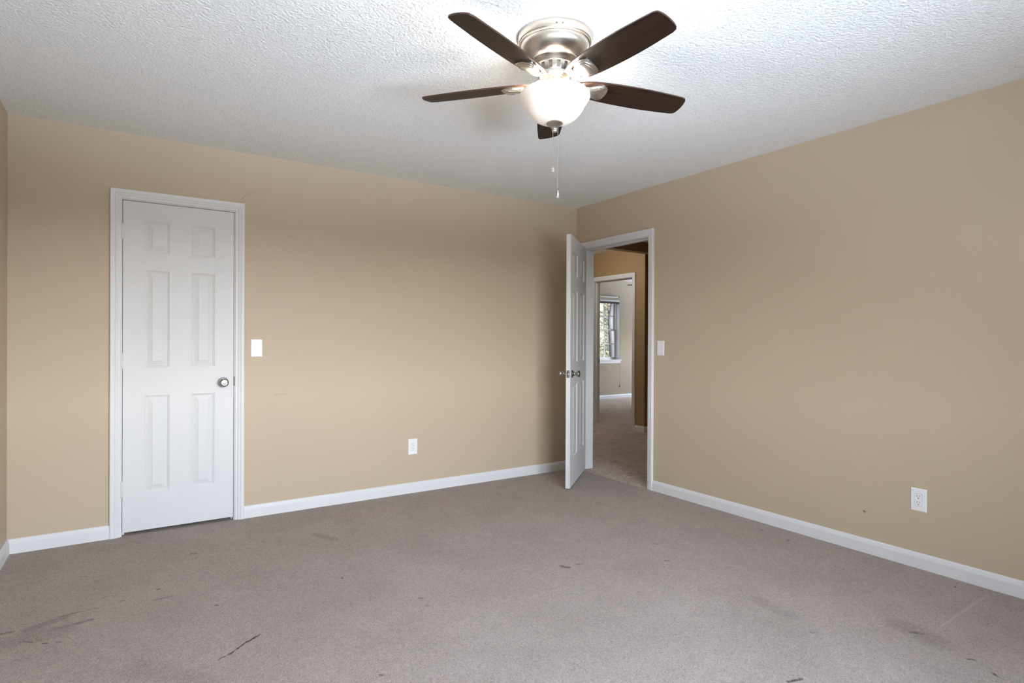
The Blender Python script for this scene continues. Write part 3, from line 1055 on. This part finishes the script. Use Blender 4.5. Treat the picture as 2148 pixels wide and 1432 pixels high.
# ------------------------------------------------------------------ windows
def make_window(name, fn, a0, a1, z0, z1, depth, cols, rows, label, stool_out=0.03):
    """double hung sash window; v negative = outside"""
    root = tag(empty(name, (0, 0, 0)), label, 'window', kind='structure')

    def b(bm, p, q):
        P_ = fn(*p); Q_ = fn(*q)
        box(bm, min(P_[0], Q_[0]), max(P_[0], Q_[0]), min(P_[1], Q_[1]), max(P_[1], Q_[1]), min(P_[2], Q_[2]), max(P_[2], Q_[2]))
    bm = bmesh.new()
    b(bm, (a0, -depth - 0.06, z0), (a0 + 0.018, -depth + 0.012, z1)); b(bm, (a1 - 0.018, -depth - 0.06, z0), (a1, -depth + 0.012, z1))
    b(bm, (a0, -depth - 0.06, z1 - 0.018), (a1, -depth + 0.012, z1)); b(bm, (a0, -depth - 0.06, z0), (a1, -depth + 0.012, z0 + 0.02))
    obj('window_frame', bm, M_trim, root)
    mid = (z0 + z1) / 2
    for nm, s0, s1, v in (('upper_sash', mid - 0.015, z1 - 0.018, -depth - 0.045), ('lower_sash', z0 + 0.02, mid + 0.015, -depth - 0.012)):
        l, r = a0 + 0.018, a1 - 0.018
        fw = 0.034
        bm = bmesh.new()
        b(bm, (l, v - 0.014, s0), (l + fw, v + 0.014, s1)); b(bm, (r - fw, v - 0.014, s0), (r, v + 0.014, s1))
        b(bm, (l + fw, v - 0.014, s0), (r - fw, v + 0.014, s0 + fw)); b(bm, (l + fw, v - 0.014, s1 - fw), (r - fw, v + 0.014, s1))
        for i in range(1, cols):
            x = l + fw + (r - l - 2 * fw) * i / cols
            b(bm, (x - 0.008, v - 0.009, s0 + fw), (x + 0.008, v + 0.009, s1 - fw))
        for i in range(1, rows):
            z = s0 + fw + (s1 - s0 - 2 * fw) * i / rows
            b(bm, (l + fw, v - 0.0085, z - 0.008), (r - fw, v + 0.0085, z + 0.008))
        so = obj(nm, bm, M_trim, root)
        bm = bmesh.new()
        b(bm, (l + fw, v - 0.002, s0 + fw), (r - fw, v + 0.002, s1 - fw))
        obj('pane', bm, M_glass, so)
    bm = bmesh.new()
    b(bm, (a0 - 0.04, 0.0, z0 - 0.018), (a1 + 0.04, stool_out, z0 + 0.002)); b(bm, (a0, -depth, z0 - 0.001), (a1, 0.0, z0 + 0.002))
    obj('window_sill', bm, M_trim, root)
    bm = bmesh.new()
    b(bm, (a0 - 0.02, 0.0, z0 - 0.07), (a1 + 0.02, 0.012, z0 - 0.018))
    obj('apron', bm, M_trim, root)
    # painted reveal
    bm = bmesh.new()
    b(bm, (a0, -depth, z0), (a0 + 0.004, 0.0, z1)); b(bm, (a1 - 0.004, -depth, z0), (a1, 0.0, z1)); b(bm, (a0, -depth, z1 - 0.004), (a1, 0.0, z1))
    obj('reveal', bm, M_trim, root)
    return root


make_window('window_1', MF, fx0, fx1, fz0, fz1, 0.10, 3, 2, 'small white sash window seen through the far doorway')
make_window('window_2', MS, wx0, -2.25, wz0, wz1, 0.04, 3, 2, 'white sash window behind the viewer, beside its twin')
make_window('window_3', MS, -2.25, wx1, wz0, wz1, 0.04, 3, 2, 'white sash window behind the viewer, the twin nearer the right wall')

make_window('added_window', MG, 2.4, 3.8, 0.80, 2.03, 0.03, 4, 2, 'added unseen sash window on the far room side wall, brightening the room')  # invented side window, lets more daylight into the far room

bl = tag(empty('window_blind', (4.545, 4.6, 2.0)), 'brown window blind drawn up to a thin stack at the window head', 'window blind')
bm = bmesh.new(); bbox(bm, -0.425, 0.425, -0.012, 0.030, -0.004, 0.028, 0.002); obj('headrail', bm, M_trim, bl)
bm = bmesh.new()
for i in range(7):
    box(bm, -0.42, 0.42, -0.016, 0.030, -0.009 - i * 0.006, -0.005 - i * 0.006)
obj('slat_stack', bm, M_blindwood, bl)
bm = bmesh.new()
tube(bm, [(0.462, -0.010, -0.005), (0.462, -0.010, -0.9), (0.462, -0.010, -1.72)], 0.0016, 6)
tube(bm, [(0.415, -0.014, -0.004), (0.462, -0.010, -0.005)], 0.0016, 6)
cd = obj('cord', bm, M_trim, bl)
bm = bmesh.new()
lathe(bm, [(0, 0.0), (0.004, -0.002), (0.010, -0.05), (0.008, -0.058), (0, -0.06)], 12, Matrix.Translation((0.462, -0.010, -1.71)))
obj('tassel', bm, M_trim, cd, smooth=True)

rod = tag(empty('curtain_rod', (4.5, 4.6, 2.085)), 'white curtain rod mounted above the far window', 'curtain rod')
bm = bmesh.new(); tube(bm, [(-0.50, -0.06, 0), (0.40, -0.06, 0)], 0.011, 12); obj('rod', bm, M_plastic, rod, smooth=True)
for s, xx in ((-1, -0.50), (1, 0.40)):
    bm = bmesh.new()
    bbox(bm, xx - 0.012, xx + 0.012, -0.002, -0.075, -0.014, 0.014, 0.003)
    bbox(bm, xx - 0.006 + 0.03 * s, xx + 0.006 + 0.03 * s, -0.002, -0.05, -0.006, 0.006, 0.002)
    obj('bracket', bm, M_vent, rod)

# ------------------------------------------------------------------ outdoors
bm = bmesh.new(); box(bm, -40, 60, 4.8, 70, -0.75, -0.6)
tag(obj('lawn', bm, M_lawn), 'leaf strewn ground outside the windows', 'ground', kind='structure')


def tree(name, loc, h, r, lean, leafm, label, blobs, nleaf, ls=0.09):
    t = tag(empty(name, loc), label, 'tree', 'trees outside the far window')
    bm = bmesh.new()
    pts = [(lean * (i / 8) ** 1.5 + 0.05 * math.sin(i * 1.7), 0.04 * math.cos(i * 2.1), h * i / 8) for i in range(9)]
    tube(bm, pts, [r * (1.25 if i == 0 else 1 - 0.09 * i) for i in range(9)], 12)
    for i in range(9):
        a = random.uniform(0, 2 * PI)
        z = h * random.uniform(0.35, 0.95)
        L = random.uniform(0.8, 1.9)
        k = int(z / h * 8)
        p0 = Vector(pts[k])
        p1 = p0 + Vector((math.cos(a) * L * 0.5, math.sin(a) * L * 0.5, 0.25 * L))
        p2 = p0 + Vector((math.cos(a) * L, math.sin(a) * L, 0.7 * L))
        tube(bm, [p0, p1, p2], [r * 0.3, r * 0.2, r * 0.08], 7)
    obj('trunk', bm, M_bark, t, smooth=True)
    bm = bmesh.new()
    for _ in range(nleaf):
        cx, cy, cz, br = random.choice(blobs)
        while True:
            d = Vector((random.uniform(-1, 1), random.uniform(-1, 1), random.uniform(-1, 1)))
            if 0.15 < d.length < 1:
                break
        p = Vector((cx, cy, cz)) + d * br
        a = Vector((random.gauss(0, 1), random.gauss(0, 1), random.gauss(0, 1))).normalized()
        b = a.orthogonal().normalized()
        s = ls * random.uniform(0.6, 1.2)
        vs = [bm.verts.new(p + q) for q in (a * s, b * s * 0.45, -a * s, -b * s * 0.45)]
        bm.faces.new(vs)
    me = bpy.data.meshes.new('foliage')
    bm.to_mesh(me); bm.free()
    me.materials.append(leafm)
    o = bpy.data.objects.new('foliage', me)
    COL.objects.link(o)
    o.parent = t
    tag(o, kind='stuff')
    return t


L_gold = leaf_mat('golden_leaves', (0.12, 0.085, 0.022), (0.065, 0.065, 0.022))
L_rust = leaf_mat('rusty_leaves', (0.12, 0.055, 0.030), (0.10, 0.075, 0.045))
L_green = leaf_mat('green_leaves', (0.028, 0.036, 0.014), (0.060, 0.052, 0.026))
tree('tree', (9.20, 9.35, -0.6), 6.5, 0.10, 0.10, L_rust, 'grey trunked tree in the right half of the far window', [(0.3, 0, 3.5, 0.7), (-0.5, 0.3, 4.0, 0.8), (0.35, 0.1, 2.9, 0.4), (0, 0, 5.6, 1.3)], 5000, 0.035)
tree('tree', (10.70, 11.75, -0.6), 5.5, 0.06, -0.2, L_gold, 'slim golden leaved tree in the left half of the far window', [(-0.2, 0, 2.1, 0.7), (0.0, 0.2, 3.0, 0.9), (0.5, 0, 3.4, 0.9), (0, 0, 4.3, 1.2), (-0.1, 0, 1.2, 0.6)], 8000, 0.035)
tree('tree', (15.1, 16.0, -0.6), 8.0, 0.16, 0.2, L_green, 'green leaved tree standing behind the golden one', [(0.0, 0, 2.0, 1.2), (-1.0, 0, 2.6, 1.0), (1.0, 0, 2.6, 1.0), (0.0, 0, 3.2, 1.2), (0, 0, 4.6, 1.8), (0.8, 0, 1.2, 0.9), (-0.6, 0, 1.2, 0.9)], 12000, 0.05)
